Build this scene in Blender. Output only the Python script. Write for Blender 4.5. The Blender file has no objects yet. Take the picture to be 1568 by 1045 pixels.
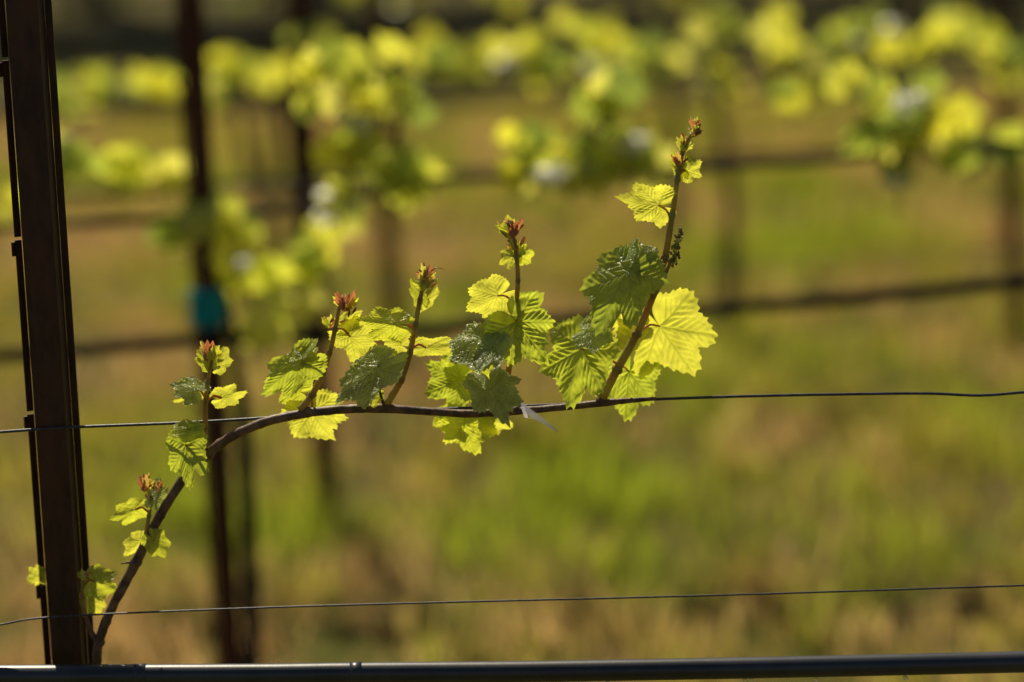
import bpy, math, random
import numpy as np
from mathutils import Vector, noise, Matrix
random.seed(7); rng=np.random.default_rng(7)
sc=bpy.context.scene
col=sc.collection
# ---------------- camera ----------------
PITCH=math.radians(12.3); ROLL=math.radians(2.1); H=2.05; CY=-3.0
F=85/36*1568
fwd=np.array([0,math.cos(PITCH),-math.sin(PITCH)])
R0=np.array([1.,0,0]); U0=np.array([0,math.sin(PITCH),math.cos(PITCH)])
RT=R0*math.cos(ROLL)-U0*math.sin(ROLL); UP=U0*math.cos(ROLL)+R0*math.sin(ROLL)
CAM=np.array([0,CY,H])
def W(px,py,Y=0.0):
    d=fwd+(px-784)/F*RT+(522.7-py)/F*UP
    return CAM+d*((Y-CY)/d[1])
cd=bpy.data.cameras.new("camera"); cam=bpy.data.objects.new("camera",cd); col.objects.link(cam)
cam.matrix_world=Matrix(((RT[0],UP[0],-fwd[0],CAM[0]),(RT[1],UP[1],-fwd[1],CAM[1]),(RT[2],UP[2],-fwd[2],CAM[2]),(0,0,0,1)))
cd.lens=85; cd.sensor_width=36; cd.clip_end=2000; cd.clip_start=0.05
cd.dof.use_dof=True; cd.dof.focus_distance=3.055; cd.dof.aperture_fstop=1.25
sc.camera=cam
# ---------------- light ----------------
EL=math.radians(50); AZ=math.radians(-18)
w=bpy.data.worlds.new("World"); sc.world=w; w.use_nodes=True
nt=w.node_tree; sky=nt.nodes.new("ShaderNodeTexSky"); sky.sky_type='NISHITA'; sky.sun_disc=False
sky.sun_elevation=EL; sky.sun_rotation=AZ
bg=nt.nodes["Background"]; nt.links.new(sky.outputs[0],bg.inputs[0]); bg.inputs[1].default_value=0.052
sd=bpy.data.lights.new("sun","SUN"); sd.energy=5; sd.angle=math.radians(0.5); sd.color=(1,.89,.68)
so=bpy.data.objects.new("sun",sd); col.objects.link(so)
sv=Vector((math.cos(EL)*math.sin(AZ),math.cos(EL)*math.cos(AZ),math.sin(EL)))
so.rotation_euler=sv.to_track_quat('Z','Y').to_euler()
sc.view_settings.view_transform='Standard'; sc.view_settings.look='None'; sc.view_settings.exposure=0
# ---------------- materials ----------------
def newmat(n):
    m=bpy.data.materials.new(n); m.use_nodes=True; t=m.node_tree; t.nodes.clear()
    return m,t
def N(t,k,**kw):
    n=t.nodes.new(k)
    for a,b in kw.items(): setattr(n,a,b)
    return n
def mix(t,a,b,f,mode='MIX'):
    n=t.nodes.new("ShaderNodeMix"); n.data_type='RGBA'; n.blend_type=mode
    for idx,v in ((6,a),(7,b),(0,f)):
        if hasattr(v,'links'): t.links.new(v,n.inputs[idx])
        else: n.inputs[idx].default_value=v
    return n.outputs[2]
def leafmat(name,trans=0.55,rough=.38,tgain=(1.0,1.0,0.6),dark=.6,bump=.5,spec=.5):
    m,t=newmat(name); L=t.links
    at=N(t,"ShaderNodeAttribute",attribute_name="tone"); av=N(t,"ShaderNodeAttribute",attribute_name="vein")
    tc=N(t,"ShaderNodeTexCoord")
    n1=N(t,"ShaderNodeTexNoise"); n1.inputs['Scale'].default_value=45; n1.inputs['Detail'].default_value=4; L.new(tc.outputs['Object'],n1.inputs['Vector'])
    n2=N(t,"ShaderNodeTexVoronoi"); n2.feature='DISTANCE_TO_EDGE'; n2.inputs['Scale'].default_value=260; L.new(tc.outputs['Object'],n2.inputs['Vector'])
    rr=N(t,"ShaderNodeMapRange"); rr.inputs[1].default_value=.3; rr.inputs[2].default_value=.7; rr.inputs[3].default_value=.72; rr.inputs[4].default_value=1.1; L.new(n1.outputs[0],rr.inputs[0])
    cv=N(t,"ShaderNodeCombineColor")
    for i in range(3): L.new(rr.outputs[0],cv.inputs[i])
    c=mix(t,at.outputs['Color'],cv.outputs[0],1.0,'MULTIPLY')
    tr=mix(t,c,(*tgain,1),1.0,'MULTIPLY')
    mv=N(t,"ShaderNodeMath",operation='MULTIPLY'); mv.inputs[1].default_value=.6; L.new(av.outputs['Fac'],mv.inputs[0])
    trv=mix(t,tr,(.45,.5,.25,1),1.0,'MULTIPLY'); tr=mix(t,tr,trv,mv.outputs[0])
    df=mix(t,c,(dark*.85,dark*.92,dark,1),1.0,'MULTIPLY')
    df=mix(t,df,(.50,.56,.2,1),mv.outputs[0])
    p=N(t,"ShaderNodeBsdfPrincipled"); L.new(df,p.inputs['Base Color']); p.inputs['Roughness'].default_value=rough; p.inputs['Specular IOR Level'].default_value=spec
    tl=N(t,"ShaderNodeBsdfTranslucent"); L.new(tr,tl.inputs[0])
    mm=N(t,"ShaderNodeMapRange"); mm.inputs[1].default_value=0; mm.inputs[2].default_value=.12; L.new(n2.outputs['Distance'],mm.inputs[0])
    ad=N(t,"ShaderNodeMath",operation='ADD'); L.new(mm.outputs[0],ad.inputs[0]); L.new(n1.outputs[0],ad.inputs[1])
    b=N(t,"ShaderNodeBump"); b.inputs['Strength'].default_value=bump; b.inputs['Distance'].default_value=.001; L.new(ad.outputs[0],b.inputs['Height'])
    L.new(b.outputs[0],p.inputs['Normal'])
    mx=N(t,"ShaderNodeMixShader"); mx.inputs[0].default_value=trans; L.new(p.outputs[0],mx.inputs[1]); L.new(tl.outputs[0],mx.inputs[2])
    o=N(t,"ShaderNodeOutputMaterial"); L.new(mx.outputs[0],o.inputs[0]); return m
def simpleleaf(name,trans,dark,gloss=0,rough=.3):
    m,t=newmat(name); L=t.links
    at=N(t,"ShaderNodeAttribute",attribute_name="tone")
    d=N(t,"ShaderNodeBsdfDiffuse"); L.new(mix(t,at.outputs['Color'],(dark,dark,dark,1),1.0,'MULTIPLY'),d.inputs[0])
    tl=N(t,"ShaderNodeBsdfTranslucent"); L.new(at.outputs['Color'],tl.inputs[0])
    mx=N(t,"ShaderNodeMixShader"); mx.inputs[0].default_value=trans; L.new(d.outputs[0],mx.inputs[1]); L.new(tl.outputs[0],mx.inputs[2]); out=mx.outputs[0]
    if gloss:
        g=N(t,"ShaderNodeBsdfGlossy"); g.inputs['Roughness'].default_value=rough; m2=N(t,"ShaderNodeMixShader"); m2.inputs[0].default_value=gloss; L.new(out,m2.inputs[1]); L.new(g.outputs[0],m2.inputs[2]); out=m2.outputs[0]
    o=N(t,"ShaderNodeOutputMaterial"); L.new(out,o.inputs[0]); return m
M_leaf=leafmat("grape_leaf_mat",trans=.62,rough=.36,bump=.8,spec=1.0,dark=.95)
M_bgleaf=simpleleaf("far_grape_leaf_mat",.66,.6,.06,.38)
M_grass=simpleleaf("grass_mat",.5,.95)
M_crown=simpleleaf("shade_tree_foliage_mat",.25,.6)
def solid(name,c1,c2,scale=30,rough=.6,metal=0,bump=.3,bd=.001,stretch=(1,1,1),spec=.4,trans=0,tcol=None,lo=.35,hi=.65):
    m,t=newmat(name); L=t.links
    tc=N(t,"ShaderNodeTexCoord"); mp=N(t,"ShaderNodeMapping"); mp.inputs['Scale'].default_value=stretch; L.new(tc.outputs['Object'],mp.inputs[0])
    n=N(t,"ShaderNodeTexNoise"); n.inputs['Scale'].default_value=scale; n.inputs['Detail'].default_value=6; n.inputs['Roughness'].default_value=.65; L.new(mp.outputs[0],n.inputs['Vector'])
    r=N(t,"ShaderNodeMapRange"); r.inputs[1].default_value=lo; r.inputs[2].default_value=hi; L.new(n.outputs[0],r.inputs[0])
    c=mix(t,(*c1,1),(*c2,1),r.outputs[0])
    p=N(t,"ShaderNodeBsdfPrincipled"); L.new(c,p.inputs['Base Color']); p.inputs['Roughness'].default_value=rough; p.inputs['Metallic'].default_value=metal; p.inputs['Specular IOR Level'].default_value=spec
    b=N(t,"ShaderNodeBump"); b.inputs['Strength'].default_value=bump; b.inputs['Distance'].default_value=bd; L.new(n.outputs[0],b.inputs['Height']); L.new(b.outputs[0],p.inputs['Normal'])
    o=N(t,"ShaderNodeOutputMaterial"); out=p.outputs[0]
    if trans>0:
        tl=N(t,"ShaderNodeBsdfTranslucent"); tl.inputs[0].default_value=(*tcol,1); mx=N(t,"ShaderNodeMixShader"); mx.inputs[0].default_value=trans
        L.new(out,mx.inputs[1]); L.new(tl.outputs[0],mx.inputs[2]); out=mx.outputs[0]
    L.new(out,o.inputs[0]); return m
M_cane=solid("cane_bark",(.045,.024,.013),(.22,.12,.06),60,.48,bump=.8,bd=.002)
M_shoot=solid("green_shoot",(.36,.14,.05),(.36,.38,.08),30,.35,bump=.3,trans=.3,tcol=(.7,.5,.1),spec=.6)
M_petiole=solid("petiole_mat",(.6,.13,.06),(.45,.38,.1),30,.4,bump=.1,trans=.4,tcol=(.8,.4,.12))
M_trunk=solid("vine_trunk_bark",(.02,.015,.01),(.07,.045,.03),30,.9,bump=1,bd=.01)
M_post=solid("rusty_steel",(.030,.013,.008),(.085,.032,.016),40,.5,metal=.25,bump=.35,bd=.0008,stretch=(1,1,.35))
M_post2=solid("rusty_steel_far",(.05,.016,.01),(.11,.036,.02),70,.8,metal=0,bump=.3,bd=.001,spec=.2)
M_wire=solid("galvanised_wire",(.03,.032,.035),(.10,.10,.11),200,.45,metal=.6,bump=.3,bd=.0004)
M_hose=solid("black_polyethylene",(.012,.014,.018),(.035,.038,.045),9,.38,bump=.3,bd=.002,spec=.6)
M_hosef=solid("matte_polyethylene",(.010,.010,.011),(.018,.018,.018),12,.9,bump=.25,bd=.001,spec=.1)  # darker, rougher plastic for the hoses of the back rows
M_teal=solid("teal_tape",(.0,.34,.38),(.01,.5,.5),20,.5,trans=.4,tcol=(.02,.75,.75))
M_bark=solid("tree_bark",(.05,.04,.03),(.12,.09,.06),10,.9,bump=1,bd=.02)
m,t=newmat("clear_film")
g=N(t,"ShaderNodeBsdfPrincipled"); g.inputs['Base Color'].default_value=(.9,.85,.95,1); g.inputs['Roughness'].default_value=.2; g.inputs['Alpha'].default_value=.6
tl=N(t,"ShaderNodeBsdfTranslucent"); tl.inputs[0].default_value=(.9,.85,.95,1); mx=N(t,"ShaderNodeMixShader"); mx.inputs[0].default_value=.3; t.links.new(g.outputs[0],mx.inputs[1]); t.links.new(tl.outputs[0],mx.inputs[2])
n=N(t,"ShaderNodeTexNoise"); n.inputs['Scale'].default_value=60; b=N(t,"ShaderNodeBump"); b.inputs['Strength'].default_value=.4; t.links.new(n.outputs[0],b.inputs['Height']); t.links.new(b.outputs[0],g.inputs['Normal'])
o=N(t,"ShaderNodeOutputMaterial"); t.links.new(mx.outputs[0],o.inputs[0]); M_film=m
m,t=newmat("water_drop"); g=N(t,"ShaderNodeBsdfPrincipled"); g.inputs['Transmission Weight'].default_value=1; g.inputs['Roughness'].default_value=.02; g.inputs['IOR'].default_value=1.33
o=N(t,"ShaderNodeOutputMaterial"); t.links.new(g.outputs[0],o.inputs[0]); M_drop=m
# ---------------- mesh builder ----------------
class MB:
    def __init__(s): s.v=[];s.f=[];s.vein=[];s.tone=[];s.n=0
    def add(s,v,f,vein=None,tone=(1,1,1)):
        v=np.asarray(v,float); s.v.append(v); k=len(v)
        s.f+= [tuple(i+s.n for i in q) for q in f]
        s.vein.append(np.zeros(k) if vein is None else vein)
        tn=np.ones((k,4)); tn[:,:3]=tone; s.tone.append(tn); s.n+=k
    def obj(s,name,mat,parent=None,smooth=True):
        me=bpy.data.meshes.new(name); me.from_pydata(np.concatenate(s.v).tolist(),[],s.f)
        a=me.attributes.new("vein",'FLOAT','POINT'); a.data.foreach_set('value',np.concatenate(s.vein).astype('f'))
        a=me.attributes.new("tone",'FLOAT_COLOR','POINT'); a.data.foreach_set('color',np.concatenate(s.tone).astype('f').ravel())
        if smooth: me.polygons.foreach_set('use_smooth',[True]*len(me.polygons))
        me.materials.append(mat); me.update()
        o=bpy.data.objects.new(name,me); col.objects.link(o)
        if parent: o.parent=parent
        return o
def empty(name):
    e=bpy.data.objects.new(name,None); col.objects.link(e); e.empty_display_size=.1; return e
def catmull(P,n):
    P=np.asarray(P,float); Q=np.vstack([2*P[0]-P[1],P,2*P[-1]-P[-2]]); out=[]
    for i in range(len(P)-1):
        p0,p1,p2,p3=Q[i:i+4]
        for k in range(n):
            u=k/n; out.append(.5*((2*p1)+(-p0+p2)*u+(2*p0-5*p1+4*p2-p3)*u*u+(-p0+3*p1-3*p2+p3)*u**3))
    out.append(P[-1]); return np.array(out)
def tube(mb,P,rad,n=6,sides=8,rough=0.0,tone=(1,1,1)):
    P=np.asarray(P,float); rad=np.asarray(rad if hasattr(rad,'__len__') else [rad]*len(P),float)
    C=catmull(P,n); r=np.interp(np.linspace(0,len(P)-1,len(C)),range(len(P)),rad)
    T=np.gradient(C,axis=0); T/=np.linalg.norm(T,axis=1)[:,None]+1e-12
    ref=np.array([0,-1,0.]) if abs(T[0][1])<.9 else np.array([1.,0,0])
    V=[]
    for i in range(len(C)):
        a=ref-T[i]*ref.dot(T[i]); a/=np.linalg.norm(a); ref=a; b=np.cross(T[i],a)
        ph=np.arange(sides)*2*math.pi/sides
        rr=r[i]*(1+rough*rng.normal(size=sides)) if rough else r[i]*np.ones(sides)
        V.append(C[i]+np.outer(np.cos(ph)*rr,a)+np.outer(np.sin(ph)*rr,b))
    V=np.concatenate(V); k=len(C); f=[]
    for i in range(k-1):
        for j in range(sides):
            j2=(j+1)%sides; f.append((i*sides+j,i*sides+j2,(i+1)*sides+j2,(i+1)*sides+j))
    f.append(tuple(range(sides))[::-1]); f.append(tuple((k-1)*sides+j for j in range(sides)))
    mb.add(V,f,tone=tone)
def blob(mb,c,ax,r1,r2,tone,seg=7,rings=5):
    ax=np.asarray(ax,float); ax/=np.linalg.norm(ax); a=np.cross(ax,[.3,1,.2]); a/=np.linalg.norm(a); b=np.cross(ax,a); V=[c-ax*r1]
    for i in range(1,rings):
        th=math.pi*i/rings
        for j in range(seg):
            p=2*math.pi*j/seg; rr=r2*math.sin(th)*random.uniform(.85,1.15)
            V.append(c-ax*r1*math.cos(th)+a*rr*math.cos(p)+b*rr*math.sin(p))
    V.append(c+ax*r1); f=[]
    for j in range(seg):
        f.append((0,1+(j+1)%seg,1+j)); e=1+(rings-2)*seg; f.append((e+j,e+(j+1)%seg,len(V)-1))
        for i in range(rings-2):
            q=1+i*seg; f.append((q+j,q+(j+1)%seg,q+seg+(j+1)%seg,q+seg+j))
    mb.add(V,f,tone=tone)
# ---------------- grape leaf template ----------------
def template(na,nr,seed,teeth=True):
    r=np.random.default_rng(seed)
    dg=np.array([0,10,20,28,38,50,62,72,80,92,104,118,134,150,163,172,180])
    rd=np.array([1,.93,.82,.74,.80,.90,.82,.72,.67,.73,.78,.70,.62,.56,.46,.30,.06])
    ph=np.linspace(-180,180,na+1)
    rl=rd*(1+r.normal(0,.06,len(rd))); rr_=rd*(1+r.normal(0,.06,len(rd))); rr_[0]=rl[0]; rr_[-1]=rl[-1]
    R=np.where(ph<0,np.interp(-ph,dg,rl),np.interp(ph,dg,rr_))
    if teeth:
        K=5; idx=np.arange(na+1); tp=(np.abs(ph)/360*na/K)%1.0
        amp=.06*(1+.5*np.sin(idx*.9))*np.clip((178-np.abs(ph))/30,0,1)
        R=R*(1+amp*(np.abs(tp-.5)*2-.5)*1.3)
    q=np.linspace(0,1,nr+1)[1:]**.9
    PH=np.radians(ph)
    X=np.outer(q,R*np.sin(PH)); Y=np.outer(q,R*np.cos(PH))
    XY=np.vstack([[0,0],np.stack([X.ravel(),Y.ravel()],1)]); m=na+1; f=[]
    for j in range(na): f.append((0,1+j+1,1+j))
    for i in range(nr-1):
        for j in range(na):
            a=1+i*m+j; f.append((a,a+1,a+m+1,a+m))
    S=[]
    for ang,ln in ((0,.95),(50,.86),(-50,.86),(104,.7),(-104,.7)):
        a=math.radians(ang); d=np.array([math.sin(a),math.cos(a)]); S.append((0*d,d*ln,.018))
        k=.16
        while k<ln*.92:
            for sg in (1,-1):
                b=a+sg*math.radians(42); e=np.array([math.sin(b),math.cos(b)])
                S.append((d*(k+.03*sg),d*(k+.03*sg)+e*min(.36,(ln-k)*.62+.03),.010))
            k+=.13
    D=np.full(len(XY),9.); vein=np.zeros(len(XY))
    for a,b,wd in S:
        ab=b-a; tt=np.clip(((XY-a)@ab)/(ab@ab),0,1); dd=np.linalg.norm(XY-a-tt[:,None]*ab,axis=1)
        D=np.minimum(D,dd); vein=np.maximum(vein,np.exp(-(dd/(wd*(1.15-.6*tt)))**2))
    edge=np.concatenate([[0],np.repeat(q,m)])
    return XY,f,vein,D,edge,np.concatenate([[0],np.tile(PH,nr)])
TP=[template(210,26,s) for s in (1,2,3,4,5,6)]
TL=[template(30,3,s) for s in (1,2,3,4)]
def place_leaf(mb,B,V,Nn,width,tone,tpl,fold=.15,curl=.2,pucker=1.0,wave=.05):
    XY,f,vein,D,edge,ph=tpl
    x=XY[:,0];y=XY[:,1]; s=random.random()*6; s2=random.random()*6
    as_=random.uniform(-.5,.5)
    z=-fold*np.abs(x)*(1+as_*np.sign(x))+ .12*x*x -curl*(y-.1)**2
    z+=pucker*.85*np.minimum(D,.055)*(1+.4*np.sin(9*x+s)) + wave*edge**2*np.sin(ph*3+s)+wave*.7*edge**3*np.sin(ph*8+2*s)
    z+=pucker*(.05*np.sin(5*x+s)*np.sin(4*y+s*2)+.014*np.sin(17*x+s2)*np.sin(15*y+s))
    Ln=np.linalg.norm(V); Yv=V/Ln; Nn=Nn/np.linalg.norm(Nn); Xv=np.cross(Yv,Nn)
    xs=x+random.uniform(-.12,.12)*y*y
    P=B+np.outer(xs*width,Xv)+np.outer(y*Ln,Yv)+np.outer(z*min(width,Ln),Nn)
    mb.add(P,f,vein,tone)
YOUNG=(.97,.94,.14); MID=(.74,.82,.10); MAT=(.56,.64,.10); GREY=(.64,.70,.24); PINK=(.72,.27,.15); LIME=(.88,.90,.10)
S=3.0/F
def leaf(mb,b,t,wp,up=0,side=0,dy=0.,tone=YOUNG,fold=.22,curl=.2,pet=None,k=None,wave=.07,pk=1.):
    B=W(*b,dy); T=W(*t,dy); d=T-B; L=np.linalg.norm(d)
    c=np.array([0,-1.,0]); Nn=c+np.array([0,0,1])*math.tan(math.radians(up))+np.array([1,0,0])*math.tan(math.radians(side))
    V=d+c*(-(Nn@d)/(Nn@c))
    Xv=np.cross(V,Nn); Xv/=np.linalg.norm(Xv); fs=max(.4,math.hypot(Xv[0],Xv[2]))
    tn=np.array(tone)*random.uniform(.94,1.03)
    place_leaf(mb,B,V,Nn,wp*S/1.45/fs,tn,TP[random.randrange(6)] if k is None else TP[k],fold,curl,wave=wave,pucker=pk)
    if pet is not None:
        A=W(*pet,0.); Mp=(A+B)/2+np.array([0,0,.005]); tube(pets,[A,Mp,B],[.0018,.0015,.0013],n=4,sides=6)
vine=empty("grapevine"); leaves=MB(); pets=MB(); shoots=MB(); cane=MB(); buds=MB()
cp=[(146,1060),(148,1015),(151,985),(172,930),(205,868),(245,790),(288,724),(318,695),(360,666),(412,645),(470,633),(530,627),(590,626),(650,630),(720,634),(790,630),(860,624),(920,618),(960,614),(1005,611)]
cr=[8,8,8,7.5,8,7.5,7.5,8.5,7.5,7.5,7.5,7,7.5,6.5,6.5,6,5.5,6,4.5,3]
p0=W(150,1075)
tube(cane,[np.array([p0[0]+.05,0.02,-.02]),np.array([p0[0]+.03,0.01,.4]),np.array([p0[0]+.01,0,.75])]+[W(148,1050)],[.03,.024,.016,8*S],n=10,sides=12,rough=.05)
tube(cane,[W(*p,0) for p in cp],[r*S for r in cr],n=8,sides=12,rough=.05)
for (x,y,r) in [(318,697,11),(208,862,11),(590,624,10),(920,614,9),(470,630,9),(735,632,8),(245,790,9),(152,985,10),(790,628,8)]:
    blob(cane,W(x,y),(1,0,.3),r*S,r*S*.85,(1,1,1),10,7)
tube(cane,[W(150,985),W(138,965),W(130,940)],[5*S,4.5*S,3*S],sides=8,rough=.04)
tube(cane,[W(208,862),W(196,862),W(185,864)],[4*S,2*S,.8*S],sides=6)
tube(cane,[W(588,622),W(583,605),W(578,585)],[3*S,2.4*S,1.5*S],sides=6)
def shoot(pts,r0,r1,dys=None):
    P=[W(x,y,0 if dys is None else dys[i]) for i,(x,y) in enumerate(pts)]
    tube(shoots,P,np.linspace(r0*S,r1*S,len(P)),n=6,sides=10,rough=.02)
    for i in range(1,len(P)-1): blob(shoots,P[i],P[i+1]-P[i-1],r0*S*1.2,np.interp(i,[0,len(P)],[r0,r1])*S*1.25,(1,1,1),8,6)
shoot([(312,695),(314,655),(315,615),(318,585),(325,552)],5,2.5)
shoot([(460,628),(478,605),(494,572),(505,540),(513,505),(520,470)],6,3)
shoot([(592,620),(614,582),(628,540),(636,497),(643,460),(651,425)],6,3)
shoot([(775,590),(785,530),(790,470),(793,430),(791,395),(786,362)],5,3)
shoot([(922,610),(945,566),(975,512),(1000,452),(1018,395),(1029,330),(1037,275),(1047,228),(1060,205)],7.5,3)
shoot([(215,858),(222,825),(228,790),(232,760)],4,2.5)
shoot([(130,945),(126,915),(127,885)],4,2.5)
shoot([(1000,460),(1014,430),(1027,400)],3,2)
Lf=lambda *a,**k: leaf(leaves,*a,**k)
# shoot 5 (tall)
Lf((962,418),(903,497),96,30,-14,-.03,MAT,.25,.15,pet=(995,455),k=1,pk=1.3)
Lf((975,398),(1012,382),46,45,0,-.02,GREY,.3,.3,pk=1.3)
Lf((1010,500),(1064,582),140,-16,5,.03,YOUNG,.12,.1,pet=(980,508),k=0,pk=.7)
Lf((972,482),(935,500),60,-12,0,.045,YOUNG,.1,.1,pk=.7)
Lf((890,535),(860,617),104,14,-12,-.02,MID,.25,.15,pet=(948,560))
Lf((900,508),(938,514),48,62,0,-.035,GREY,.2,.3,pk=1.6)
Lf((964,570),(952,643),92,-2,0,.06,MID,.12,.15,pet=(945,566))
Lf((1008,315),(949,313),64,-14,-10,0,YOUNG,.2,.25,pet=(1028,335))
Lf((1050,262),(1074,248),40,-8,0,0,YOUNG,.25,.1,pet=(1037,275))
Lf((1042,262),(1030,232),22,5,0,0,LIME,.5,.1)
# shoot 4
Lf((762,453),(712,480),68,-16,0,.01,YOUNG,.15,.15,pet=(790,468),pk=.7)
Lf((786,392),(764,404),30,5,0,0,YOUNG,.35,.1)
Lf((797,392),(819,387),34,0,0,0,LIME,.35,.1)
Lf((790,493),(838,547),100,12,10,-.01,MID,.2,.15,pet=(790,475),pk=1.3)
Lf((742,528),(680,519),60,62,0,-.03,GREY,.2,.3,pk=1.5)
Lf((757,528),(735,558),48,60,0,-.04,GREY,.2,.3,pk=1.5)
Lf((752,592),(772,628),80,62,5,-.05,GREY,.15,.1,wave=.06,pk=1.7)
Lf((705,580),(655,608),86,0,0,.05,MID,.2,.2)
Lf((712,562),(674,545),60,0,0,.06,LIME,.2,.2)
Lf((730,570),(760,575),60,0,0,.07,LIME,.2,.2)
Lf((712,650),(728,698),86,-12,0,.03,LIME,.25,.15)
Lf((752,642),(787,656),46,-12,0,.04,YOUNG,.2,.1)
Lf((690,638),(661,654),46,-8,0,.05,LIME,.2,.1)
# shoot 3
Lf((605,497),(547,492),48,20,0,-.01,LIME,.55,.15,pet=(636,505))
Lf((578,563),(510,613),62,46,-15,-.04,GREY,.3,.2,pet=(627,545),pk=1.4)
Lf((590,560),(612,546),34,35,0,-.02,MID,.3,.2)
Lf((652,533),(710,531),32,-8,0,.01,YOUNG,.3,.15,pet=(630,535))
Lf((612,528),(583,515),30,-8,0,.02,YOUNG,.3,.1)
Lf((644,458),(630,425),24,5,0,0,LIME,.6,.1)
Lf((650,460),(672,428),28,5,0,.01,YOUNG,.6,.1)
Lf((574,603),(556,620),28,25,0,0,LIME,.3,.1)
Lf((597,564),(607,538),24,25,0,0,MID,.3,.1)
# shoot 2
Lf((460,556),(397,604),60,16,-18,-.01,MID,.45,.2,pet=(497,560))
Lf((465,548),(487,535),34,25,0,-.01,LIME,.4,.1)
Lf((478,630),(500,681),98,-14,0,.03,YOUNG,.18,.15,k=2,pet=(478,605),pk=.8)
Lf((458,600),(426,586),56,-8,0,.04,LIME,.2,.1)
Lf((536,515),(582,550),62,-14,0,.02,YOUNG,.2,.15,pet=(513,505))
Lf((525,497),(555,478),28,0,0,.02,YOUNG,.4,.1)
# shoot 1
Lf((332,558),(352,533),36,0,0,0,YOUNG,.35,.1)
Lf((318,557),(302,536),26,10,0,0,LIME,.45,.1)
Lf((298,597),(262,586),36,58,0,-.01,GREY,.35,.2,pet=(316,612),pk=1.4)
Lf((298,602),(266,616),28,5,0,.01,YOUNG,.35,.2)
Lf((340,610),(377,604),36,-12,0,0,YOUNG,.3,.15,pet=(316,615))
Lf((284,682),(288,748),62,8,-18,-.02,MID,.3,.15,pet=(312,690))
Lf((290,660),(262,650),28,52,0,-.02,LIME,.3,.2)
Lf((298,655),(314,650),22,50,0,-.02,LIME,.3,.2)
# base shoots
Lf((207,781),(169,798),36,4,0,0,LIME,.4,.2,pet=(228,785))
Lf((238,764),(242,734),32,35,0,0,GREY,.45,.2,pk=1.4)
Lf((216,830),(192,855),38,-10,0,.02,YOUNG,.3,.1)
Lf((235,828),(256,855),38,0,0,-.01,LIME,.35,.1)
Lf((63,882),(40,890),38,-8,0,.03,YOUNG,.25,.1)
Lf((145,890),(182,904),50,15,0,0,LIME,.35,.15,pet=(127,900))
Lf((138,918),(152,948),38,-10,0,.02,YOUNG,.25,.1)
def cluster(x,y,s,n=9):
    c=W(x,y)
    for i in range(n):
        o=rng.normal(size=3)*s*S*.42; ax=np.array([o[0],o[1],abs(o[2])+s*S*.5])
        tn=np.array(random.choice([PINK,(.65,.36,.16),(.68,.22,.14),(.85,.72,.34)]))
        blob(buds,c+o,ax,s*S*random.uniform(.22,.45),s*S*random.uniform(.09,.17),tn)
    for i in range(6):
        a=random.uniform(-1.5,1.5); leaf(leaves,(x+math.sin(a)*s*.3,y+s*.35-math.cos(a)*s*.2),(x+math.sin(a)*s*1.15,y+s*.1-math.cos(a)*s*1.15),s*.75,random.uniform(-10,20),0,random.uniform(-.01,.01),random.choice([PINK,(.85,.55,.2),LIME,YOUNG]),.7,-.2)
    for i in range(26):  # downy hairs
        o=rng.normal(size=3); o/=np.linalg.norm(o); a=c+o*s*S*.45; b=a+o*s*S*.35+np.array([0,0,.001]); q=np.array([o[2],0,-o[0]])*.00035
        buds.add([a-q,a+q,b],[(0,1,2)],tone=(.95,.9,.75))
for c in [(320,540,19,10),(529,463,19,10),(504,494,12,6),(650,432,17,9),(652,418,14,9),(784,350,21,12),(1062,200,13,11),(1064,188,9,6),(1047,222,14,9),(1040,245,12,6),(222,742,15,8),(240,745,10,5),(128,882,10,5),(790,375,12,5)]: cluster(*c)
tube(shoots,[W(656,420),W(668,411),(W(680,413))],[1.2*S,.9*S,.5*S],sides=5)
tube(shoots,[W(775,362),W(766,352),(W(760,347))],[1.5*S,1.2*S,.8*S],sides=5)
tube(shoots,[W(1012,440),W(1026,405),W(1036,378),W(1040,352)],[2.4*S,2*S,1.6*S,1*S],sides=6)
fl=MB()
for i in range(80):
    u=random.random(); px=1030+11*u+rng.normal()*4.8*(1-.5*u); py=402-50*u+rng.normal()*3
    blob(fl,W(px,py,rng.normal()*.004),(0,0,1),random.uniform(2,3.4)*S,random.uniform(1.8,2.8)*S,random.choice([(.45,.46,.14),(.5,.34,.16),(.68,.68,.28)]))
leaves.obj("leaves",M_leaf,vine); pets.obj("petioles",M_petiole,vine); shoots.obj("shoots",M_shoot,vine); cane.obj("cane",M_cane,vine); buds.obj("shoot_tips",M_leaf,vine); fl.obj("flower_cluster",M_leaf,vine)
# ---------------- wires / hose ----------------
def line(name,pts,Y,r,mat,ext=10,sides=8,rough=0):
    P=[W(x,y,Y) for x,y in pts]
    xs=[p[0] for p in P]; zs=[p[2] for p in P]
    C=catmull(P,6); sl=(zs[-1]-zs[0])/(xs[-1]-xs[0])*.3
    def e(p,s): return [p+np.array([s*q,0,s*q*sl]) for q in (.3,1.,3.,6.,ext)]
    full=e(C[0],-1)[::-1]+list(C)+e(C[-1],1); mb=MB(); tube(mb,full,r,n=1,sides=sides,rough=rough); return mb.obj(name,mat)
line("trellis_wire",[(0,662),(105,655),(300,647),(470,636),(540,631),(720,625),(900,618),(1000,612),(1150,607),(1300,604),(1420,603),(1500,606),(1568,601)],.009,2.4*S,M_wire)
line("trellis_wire",[(0,957),(85,945),(350,933),(600,925),(1100,912),(1568,897)],-.03,1.6*S,M_wire)
hp=[(0,1035),(200,1034),(400,1033),(545,1031),(800,1029),(1100,1024),(1300,1020),(1568,1014)]
hose=empty("irrigation_hose"); h=line("tube",hp,-.06,17*S,M_hose,sides=20); h.parent=hose
mb=MB()
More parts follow.
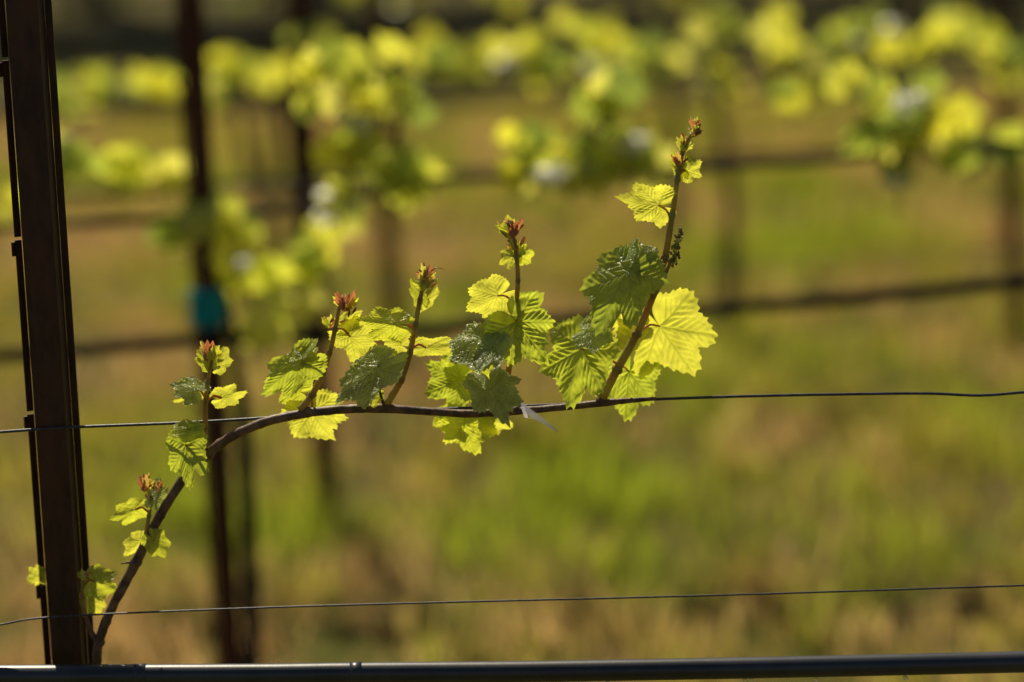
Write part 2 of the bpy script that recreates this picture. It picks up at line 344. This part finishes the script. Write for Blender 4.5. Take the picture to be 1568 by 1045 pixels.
for x,y in [(1140,1042),(1150,1042),(1386,1038),(1250,1041),(930,1046)]:
    blob(mb,W(x,y,-.06)+np.array([0,0,-.0005]),(0,0,1),4*S,4.5*S,(1,1,1),10,8)
mb.obj("water_drops",M_drop,hose)
mb=MB()
for x in (545,215):
    y=np.interp(x,[p[0] for p in hp],[p[1] for p in hp]); tube(mb,[W(x-9,y,-.06),W(x+9,y-.2,-.06)],17.6*S,n=2,sides=20)
mb.obj("couplings",M_hose,hose)
mb=MB(); c=[W(798,618,-.012),W(812,632,-.016),W(832,645,-.02),W(854,660,-.02)]
V=[]
for i,p in enumerate(c):
    ww=[5,6,4,1.2][i]*S; V+= [p+np.array([0,0,ww]),p+np.array([0,-.004,-ww])]
mb.add(V,[(0,1,3,2),(2,3,5,4),(4,5,7,6)])
c=[W(800,622,-.012),W(806,640,-.016),W(822,642,-.012)]
V=[]
for i,p in enumerate(c):
    ww=3*S; V+= [p+np.array([-ww,0,0]),p+np.array([ww,-.002,0])]
mb.add(V,[(0,1,3,2),(2,3,5,4)]); mb.obj("plastic_vine_tie",M_film)
# ---------------- posts ----------------
def post(p_top,p_bot,Y,mat,ztop=2.6,scale=1.0,tape=None,base_z=-.3):
    A=W(*p_top,Y); B=W(*p_bot,Y); d=(A-B)/(A-B)[2]; lo=B+d*(base_z-B[2])
    root=empty("metal_trellis_post"); mb=MB(); th=.0025; hi=B+d*(ztop-B[2])
    prof=[(-.034,.016),(-.021,.016),(-.019,-.014),(.019,-.014),(.021,.016),(.030,.016)]
    prof=[(x*scale,y*scale) for x,y in prof]
    def ext(pr,l,h_,off=(0,0)):
        V=[];k=len(pr)
        P=np.array(pr); Tn=np.gradient(P,axis=0); Nn=np.stack([-Tn[:,1],Tn[:,0]],1); Nn/=np.linalg.norm(Nn,axis=1)[:,None]
        ring=np.vstack([P+Nn*th/2,(P-Nn*th/2)[::-1]])
        for e in (l,h_):
            for x,y in ring: V.append(e+np.array([x+off[0],y+off[1],0]))
        m_=2*k; f=[(i,(i+1)%m_,m_+(i+1)%m_,m_+i) for i in range(m_)]+[tuple(range(m_))[::-1],tuple(range(m_,2*m_))]
        mb.add(V,f)
    ext(prof[1:5],lo,hi); ext(prof[4:],lo+d*.001,hi-d*.001,(.0015,0.001))
    zs=W(12,92,0)[2]; step=.228
    z=zs-step*math.ceil((zs-base_z)/step)
    while z<ztop-.02:
        z0=max(z,base_z); a=lo+d*(z0-base_z); b=lo+d*(min(z+step-.004,ztop)-base_z)
        ext([(-.033*scale,.004*scale),(-.0255*scale,.008*scale)],a,b)
        ext([(-.0365*scale,.000*scale),(-.0325*scale,.004*scale)],b-d*.02,b-d*.002)
        z+=step
    mb.obj("channel",mat,root,smooth=False)
    if tape:
        mb=MB(); c=lo+d*(W(*tape,Y)[2]-base_z)
        for k in range(6): tube(mb,[c+d*(k*.012-.038),c+d*(k*.012-.023)],.038+.003*math.sin(k*2),n=2,sides=14,rough=.05)
        mb.obj("tape_tie",M_teal,root)
    return root
post((36,0),(106,1010),0.03,M_post)
post((288,0),(350,1010),2.0,M_post2,tape=(318,470),scale=.9)
post((457,0),(503,800),4.0,M_post2,ztop=2.5)
post((578,0),(602,520),6.1,M_post2,ztop=2.5,scale=1.1)
post((1536,0),(1556,420),5.9,M_post,ztop=2.5,scale=1.2)
# ---------------- background vines ----------------
BT=[(.97,.92,.07),(.92,.90,.09),(.95,.90,.16),(.72,.76,.08),(.48,.56,.07),(.30,.38,.06)]
def bgvine(Y,clumps,canes,trunks,sz=.055):
    root=empty("grapevine"); lv=MB(); st=MB()
    for c in clumps:
        px,py,sp,n=c[:4]; tone=c[4] if len(c)>4 else None
        for i in range(max(2,int(n))):
            P=W(px+rng.normal()*sp*.55,py+rng.normal()*sp*.45,Y+rng.normal()*.05)
            a=random.uniform(0,6.28); Nn=np.array([rng.normal()*.35,-1,rng.normal()*.45-.1]); d=np.array([math.cos(a),0,math.sin(a)*.9-.3])
            L=sz*random.uniform(.5,1.15); tn=np.array(random.choice(BT))
            if tone=='w' and i%4==0: tn=np.array((.85,.88,.62)); L*=.8; P[1]-=.08; Nn=np.array([rng.normal()*.12-.1,-.5,1.]);  d=np.array([math.cos(a),math.sin(a),0])  # some leaves painted pale and tilted up to read as white sun glints
            d=d-Nn*(d@Nn)/(Nn@Nn); d*=L/np.linalg.norm(d)
            place_leaf(lv,P,d,Nn,L,tn,TL[random.randrange(4)],.2,.15,0,.05)
            if i%4==0: tube(st,[P,P+np.array([rng.normal()*.02,0,-.06])],.002,n=1,sides=4)
    for pts,r in canes: tube(st,[W(x,y,Y) for x,y in pts],r,n=5,sides=8,rough=.08)
    for pts,r in trunks: tube(st,[W(x,y,Y+.03) for x,y in pts],r,n=6,sides=10,rough=.1)
    lv.obj("leaves",M_bgleaf,root); st.obj("canes",M_trunk,root); return root
r2=[(10,300,26,4),(100,248,28,6),(180,255,35,8),(255,270,30,6),(278,345,20,6),(350,345,24,6),(375,390,18,5,'w'),(360,432,22,7),(400,500,18,3),(455,420,25,6,'w'),(490,370,28,5),(520,315,26,7,'w'),(540,225,26,12),(480,170,30,6),(490,90,35,7),(560,160,30,7,'w'),(610,150,30,8),(600,255,26,9),(632,280,20,8),(470,470,20,3),(560,100,35,6),
 (815,210,24,8),(850,245,16,8,'w'),(895,250,34,16),(948,220,14,8,'w'),(985,240,28,9),(930,150,26,8),(790,265,18,4),(1010,280,14,2),
 (1340,210,34,8),(1365,145,24,9,'w'),(1400,200,36,11),(1470,240,28,7),(1440,175,32,6),(1300,110,26,6),(1545,215,20,6),(1190,140,24,5),(1375,270,10,3,'w')]
bgvine(2.0,r2,[([(-60,352),(60,346),(300,332),(450,318),(600,290),(700,274),(1000,262),(1300,242),(1568,222),(1700,215)],.009),
  ([(520,320),(545,230),(560,120)],.004),([(600,285),(610,200),(615,120)],.004),([(360,440),(350,370),(345,330)],.004),([(900,268),(925,200),(935,130)],.004),([(1400,240),(1390,180),(1360,90)],.004)],
  [([(392,1250),(386,1010),(380,800),(372,640),(362,560),(335,420),(302,335)],[.022,.02,.019,.016,.013,.01,.008])])
r3=[(90,155,35,8),(150,140,30,7),(240,130,35,9),(340,110,40,10),(420,120,30,7),(480,60,30,6),(660,80,38,11),(720,100,32,10),(800,75,26,10,'w'),(850,110,34,8),(920,80,22,10,'w'),(900,50,36,7),(1010,90,32,12),(1075,35,32,10),(1100,100,30,7),(1200,85,26,14,'w'),(1180,60,40,7),(1240,120,30,7),(1340,50,32,12,'w'),(1290,60,30,7),(1400,80,38,8),(1500,70,18,12,'w'),(1540,110,34,8),(1460,40,34,7)]
bgvine(4.0,r3,[([(-60,170),(400,150),(800,125),(1200,110),(1650,75)],.010)],[([(500,800),(488,650),(476,480),(468,300),(460,150)],.02)],.055)
def worldrow(Y,n,x0=-9,x1=9):
    root=empty("grapevine"); lv=MB(); st=MB(); cx=0
    for i in range(n):
        if i%7==0: cx=random.uniform(x0,x1); cz=random.uniform(0,.4)
        P=np.array([cx+rng.normal()*.08,Y+rng.normal()*.07,1.32+cz+rng.normal()*.08])
        Nn=np.array([rng.normal()*.5,-1,rng.normal()*.6+.15]); a=random.uniform(0,6.28); d=np.array([math.cos(a),0,math.sin(a)]); d=d-Nn*(d@Nn)/(Nn@Nn); L=.055*random.uniform(.7,1.3); d*=L/np.linalg.norm(d)
        place_leaf(lv,P,d,Nn,L,np.array(random.choice(BT))*.75,TL[random.randrange(4)],.2,.15,0,.05)
    tube(st,[np.array([x,Y,1.3+rng.normal()*.01]) for x in np.linspace(x0,x1,16)],.012,n=3,sides=6,rough=.08)
    x=x0+random.random()
    while x<x1:
        tube(st,[np.array([x,Y,-.02]),np.array([x+.03,Y+.02,.6]),np.array([x-.02,Y,1.0]),np.array([x+.1,Y,1.3])],[.035,.025,.02,.012],n=4,sides=7,rough=.1); x+=1.8
    lv.obj("leaves",M_bgleaf,root); st.obj("trunks_and_canes",M_trunk,root)
for Y,n in ((6.1,450),(8.2,450),(10.4,450),(12.6,450)): worldrow(Y,n)
line("irrigation_hose",[(-10,547),(150,535),(300,521),(600,507),(850,490),(1200,466),(1568,431)],1.96,.0145,M_hosef)
line("trellis_wire",[(0,470),(800,425),(1568,380)],2.02,.0012,M_wire)
line("trellis_wire",[(0,300),(800,266),(1568,228)],2.02,.0012,M_wire)
line("irrigation_hose",[(0,300),(600,275),(1000,250),(1568,225)],3.96,.0125,M_hosef)
for Y in (6.1,8.2,10.4):
    for z,r,mt,nm in ((1.0,.012,M_hosef,"irrigation_hose"),(1.32,.0015,M_wire,"trellis_wire")):
        mb=MB(); tube(mb,[np.array([x,Y-.04,z+rng.normal()*.008]) for x in np.linspace(-9,9,12)],r,n=3,sides=6); mb.obj(nm,mt)
# ---------------- ground ----------------
me=bpy.data.meshes.new("ground"); xs=np.concatenate([[-600,-150,-40],np.linspace(-12,12,70),[40,150,600]]); ys=np.concatenate([[-300,-60,-15],np.linspace(-6,26,90),[50,150,700]])
V=[]
for y in ys:
    for x in xs: V.append((x,y,.03*noise.noise(Vector((x*.8,y*.8,0))) if abs(x)<13 and -7<y<27 else 0))
nx=len(xs); fc=[(j*nx+i,j*nx+i+1,(j+1)*nx+i+1,(j+1)*nx+i) for j in range(len(ys)-1) for i in range(nx-1)]
me.from_pydata(V,[],fc); me.polygons.foreach_set('use_smooth',[True]*len(fc)); g=bpy.data.objects.new("ground",me); col.objects.link(g)
m,t=newmat("ground_mat"); L=t.links; tc=N(t,"ShaderNodeTexCoord")
def nz(s,d=6):
    n=N(t,"ShaderNodeTexNoise"); n.inputs['Scale'].default_value=s; n.inputs['Detail'].default_value=d; L.new(tc.outputs['Object'],n.inputs['Vector']); return n
def mr(s,a,b):
    r=N(t,"ShaderNodeMapRange"); r.inputs[1].default_value=a; r.inputs[2].default_value=b; L.new(s,r.inputs[0]); return r.outputs[0]
a=nz(1.1); b=nz(6); c=nz(40)
cc=mix(t,(.11,.10,.018,1),(.21,.14,.045,1),mr(a.outputs[0],.42,.62))
cc=mix(t,cc,(.08,.095,.012,1),mr(b.outputs[0],.45,.65))
cc=mix(t,cc,(.07,.052,.02,1),mr(c.outputs[0],.5,.75))
p=N(t,"ShaderNodeBsdfPrincipled"); L.new(cc,p.inputs['Base Color']); p.inputs['Roughness'].default_value=.95; p.inputs['Specular IOR Level'].default_value=.1
bp=N(t,"ShaderNodeBump"); bp.inputs['Distance'].default_value=.03; L.new(c.outputs[0],bp.inputs['Height']); L.new(bp.outputs[0],p.inputs['Normal'])
o=N(t,"ShaderNodeOutputMaterial"); L.new(p.outputs[0],o.inputs[0]); me.materials.append(m)
# ---------------- grass ----------------
K=24000; per=6
cx=rng.uniform(-4.0,4.0,K); cy=1.2+rng.uniform(0,1,K)**.9*13
den=np.array([noise.noise(Vector((x*3.3+1,y*2.4+4,8)))+.5*noise.noise(Vector((x*8,y*6,3))) for x,y in zip(cx,cy)])
kp=rng.random(K)<np.clip(.75+den*1.6,.12,1); cx,cy,den=cx[kp],cy[kp],den[kp]; K=len(cx)
green=np.array([noise.noise(Vector((x*.75+3,y*.42+1,0)))+.6*noise.noise(Vector((x*2.6,y*2,5))) for x,y in zip(cx,cy)])
dry=np.array([noise.noise(Vector((x*1.1+13,y*.6+7,2)))+.6*noise.noise(Vector((x*4,y*3,9))) for x,y in zip(cx,cy)])
n=K*per
rep=lambda a:np.repeat(a,per)
bx=rep(cx)+rng.normal(0,.035,n); by=rep(cy)+rng.normal(0,.035,n); hh=np.clip(rng.normal(.07,.03,n)*(1+rep(green)*.7+np.clip(rep(den),0,1)*1.6),.02,.25)
ang=rng.uniform(0,6.28,n); lean=rng.uniform(.1,.9,n)*hh; la=rng.uniform(0,6.28,n); wd=rng.uniform(.003,.007,n)
dx,dy=np.cos(ang)*wd,np.sin(ang)*wd; lx,ly=np.cos(la)*lean,np.sin(la)*lean
z0=np.full(n,-.02)
V=np.empty((n,5,3))
V[:,0]=np.stack([bx-dx,by-dy,z0],1);V[:,1]=np.stack([bx+dx,by+dy,z0],1)
V[:,2]=np.stack([bx+dx*.8+lx*.35,by+dy*.8+ly*.35,hh*.6],1);V[:,3]=np.stack([bx-dx*.8+lx*.35,by-dy*.8+ly*.35,hh*.6],1);V[:,4]=np.stack([bx+lx,by+ly,hh],1)
me=bpy.data.meshes.new("grass"); me.vertices.add(n*5); me.vertices.foreach_set('co',V.ravel())
idx=np.arange(n)*5; loops=np.stack([idx,idx+1,idx+2,idx+3,idx+3,idx+2,idx+4],1).ravel()
me.loops.add(n*7); me.loops.foreach_set('vertex_index',loops.astype('i'))
me.polygons.add(n*2); ls=np.stack([np.arange(n)*7,np.arange(n)*7+4],1).ravel(); me.polygons.foreach_set('loop_start',ls.astype('i')); me.polygons.foreach_set('loop_total',np.tile([4,3],n).astype('i'))
gt=np.clip((rep(green)+.14)*2.6+rng.normal(0,.22,n),0,1)[:,None]; dt=np.clip((rep(dry)+.03)*2.8+rng.normal(0,.22,n),0,1)[:,None]
c0=np.array([.68,.58,.10]); cg=np.array([.54,.62,.05]); cdry=np.array([.92,.62,.25])
C=(c0*(1-gt)+cg*gt)*(1-dt)+cdry*dt; C*=rng.uniform(.55,1.12,n)[:,None]
A=np.ones((n,5,4)); A[:,:,:3]=C[:,None,:]
a=me.attributes.new("tone",'FLOAT_COLOR','POINT'); a.data.foreach_set('color',A.astype('f').ravel())
me.update(calc_edges=True); me.validate(); me.materials.append(M_grass); go=bpy.data.objects.new("grass",me); col.objects.link(go)
# ---------------- unseen trees, added to shade the far ground ----------------
def tree(x,y,h,seed):
    r=np.random.default_rng(seed); root=empty("unseen_shade_tree"); tr=MB(); cr_=MB()
    top=np.array([x+r.normal()*.3,y,h*.55]); tube(tr,[np.array([x,y,-.1]),np.array([x+.1,y,h*.25]),top],[.32,.24,.14],n=6,sides=10,rough=.05)
    V=[];f=[]
    for k in range(24):
        a=r.uniform(0,6.28); rad=r.uniform(.2,1)*h*.36; c=np.array([x+math.cos(a)*rad,y+math.sin(a)*rad,h*r.uniform(.38,.95)])
        if k<10: tube(tr,[np.array([x,y,h*.28]),(top+c)/2+[0,0,-.3],c],[.12,.07,.02],n=4,sides=6)
        s=h*r.uniform(.07,.13)
        for i in range(110):
            P=c+r.normal(size=3)*s*.75; e1=r.normal(size=3)*.12; e2=r.normal(size=3)*.12
            q=len(V); V+=[P,P+e1,P+e1+e2,P+e2]; f.append((q,q+1,q+2,q+3))
    cr_.add(V,f,tone=(.10,.15,.04)); tr.obj("trunk",M_bark,root); cr_.obj("crown",M_crown,root,smooth=False)
for i,x in enumerate(np.linspace(-18,12,10)): tree(x+random.uniform(-1,1),25.0+random.uniform(-1,1.5),random.uniform(9,12),50+i)
print("done",n)
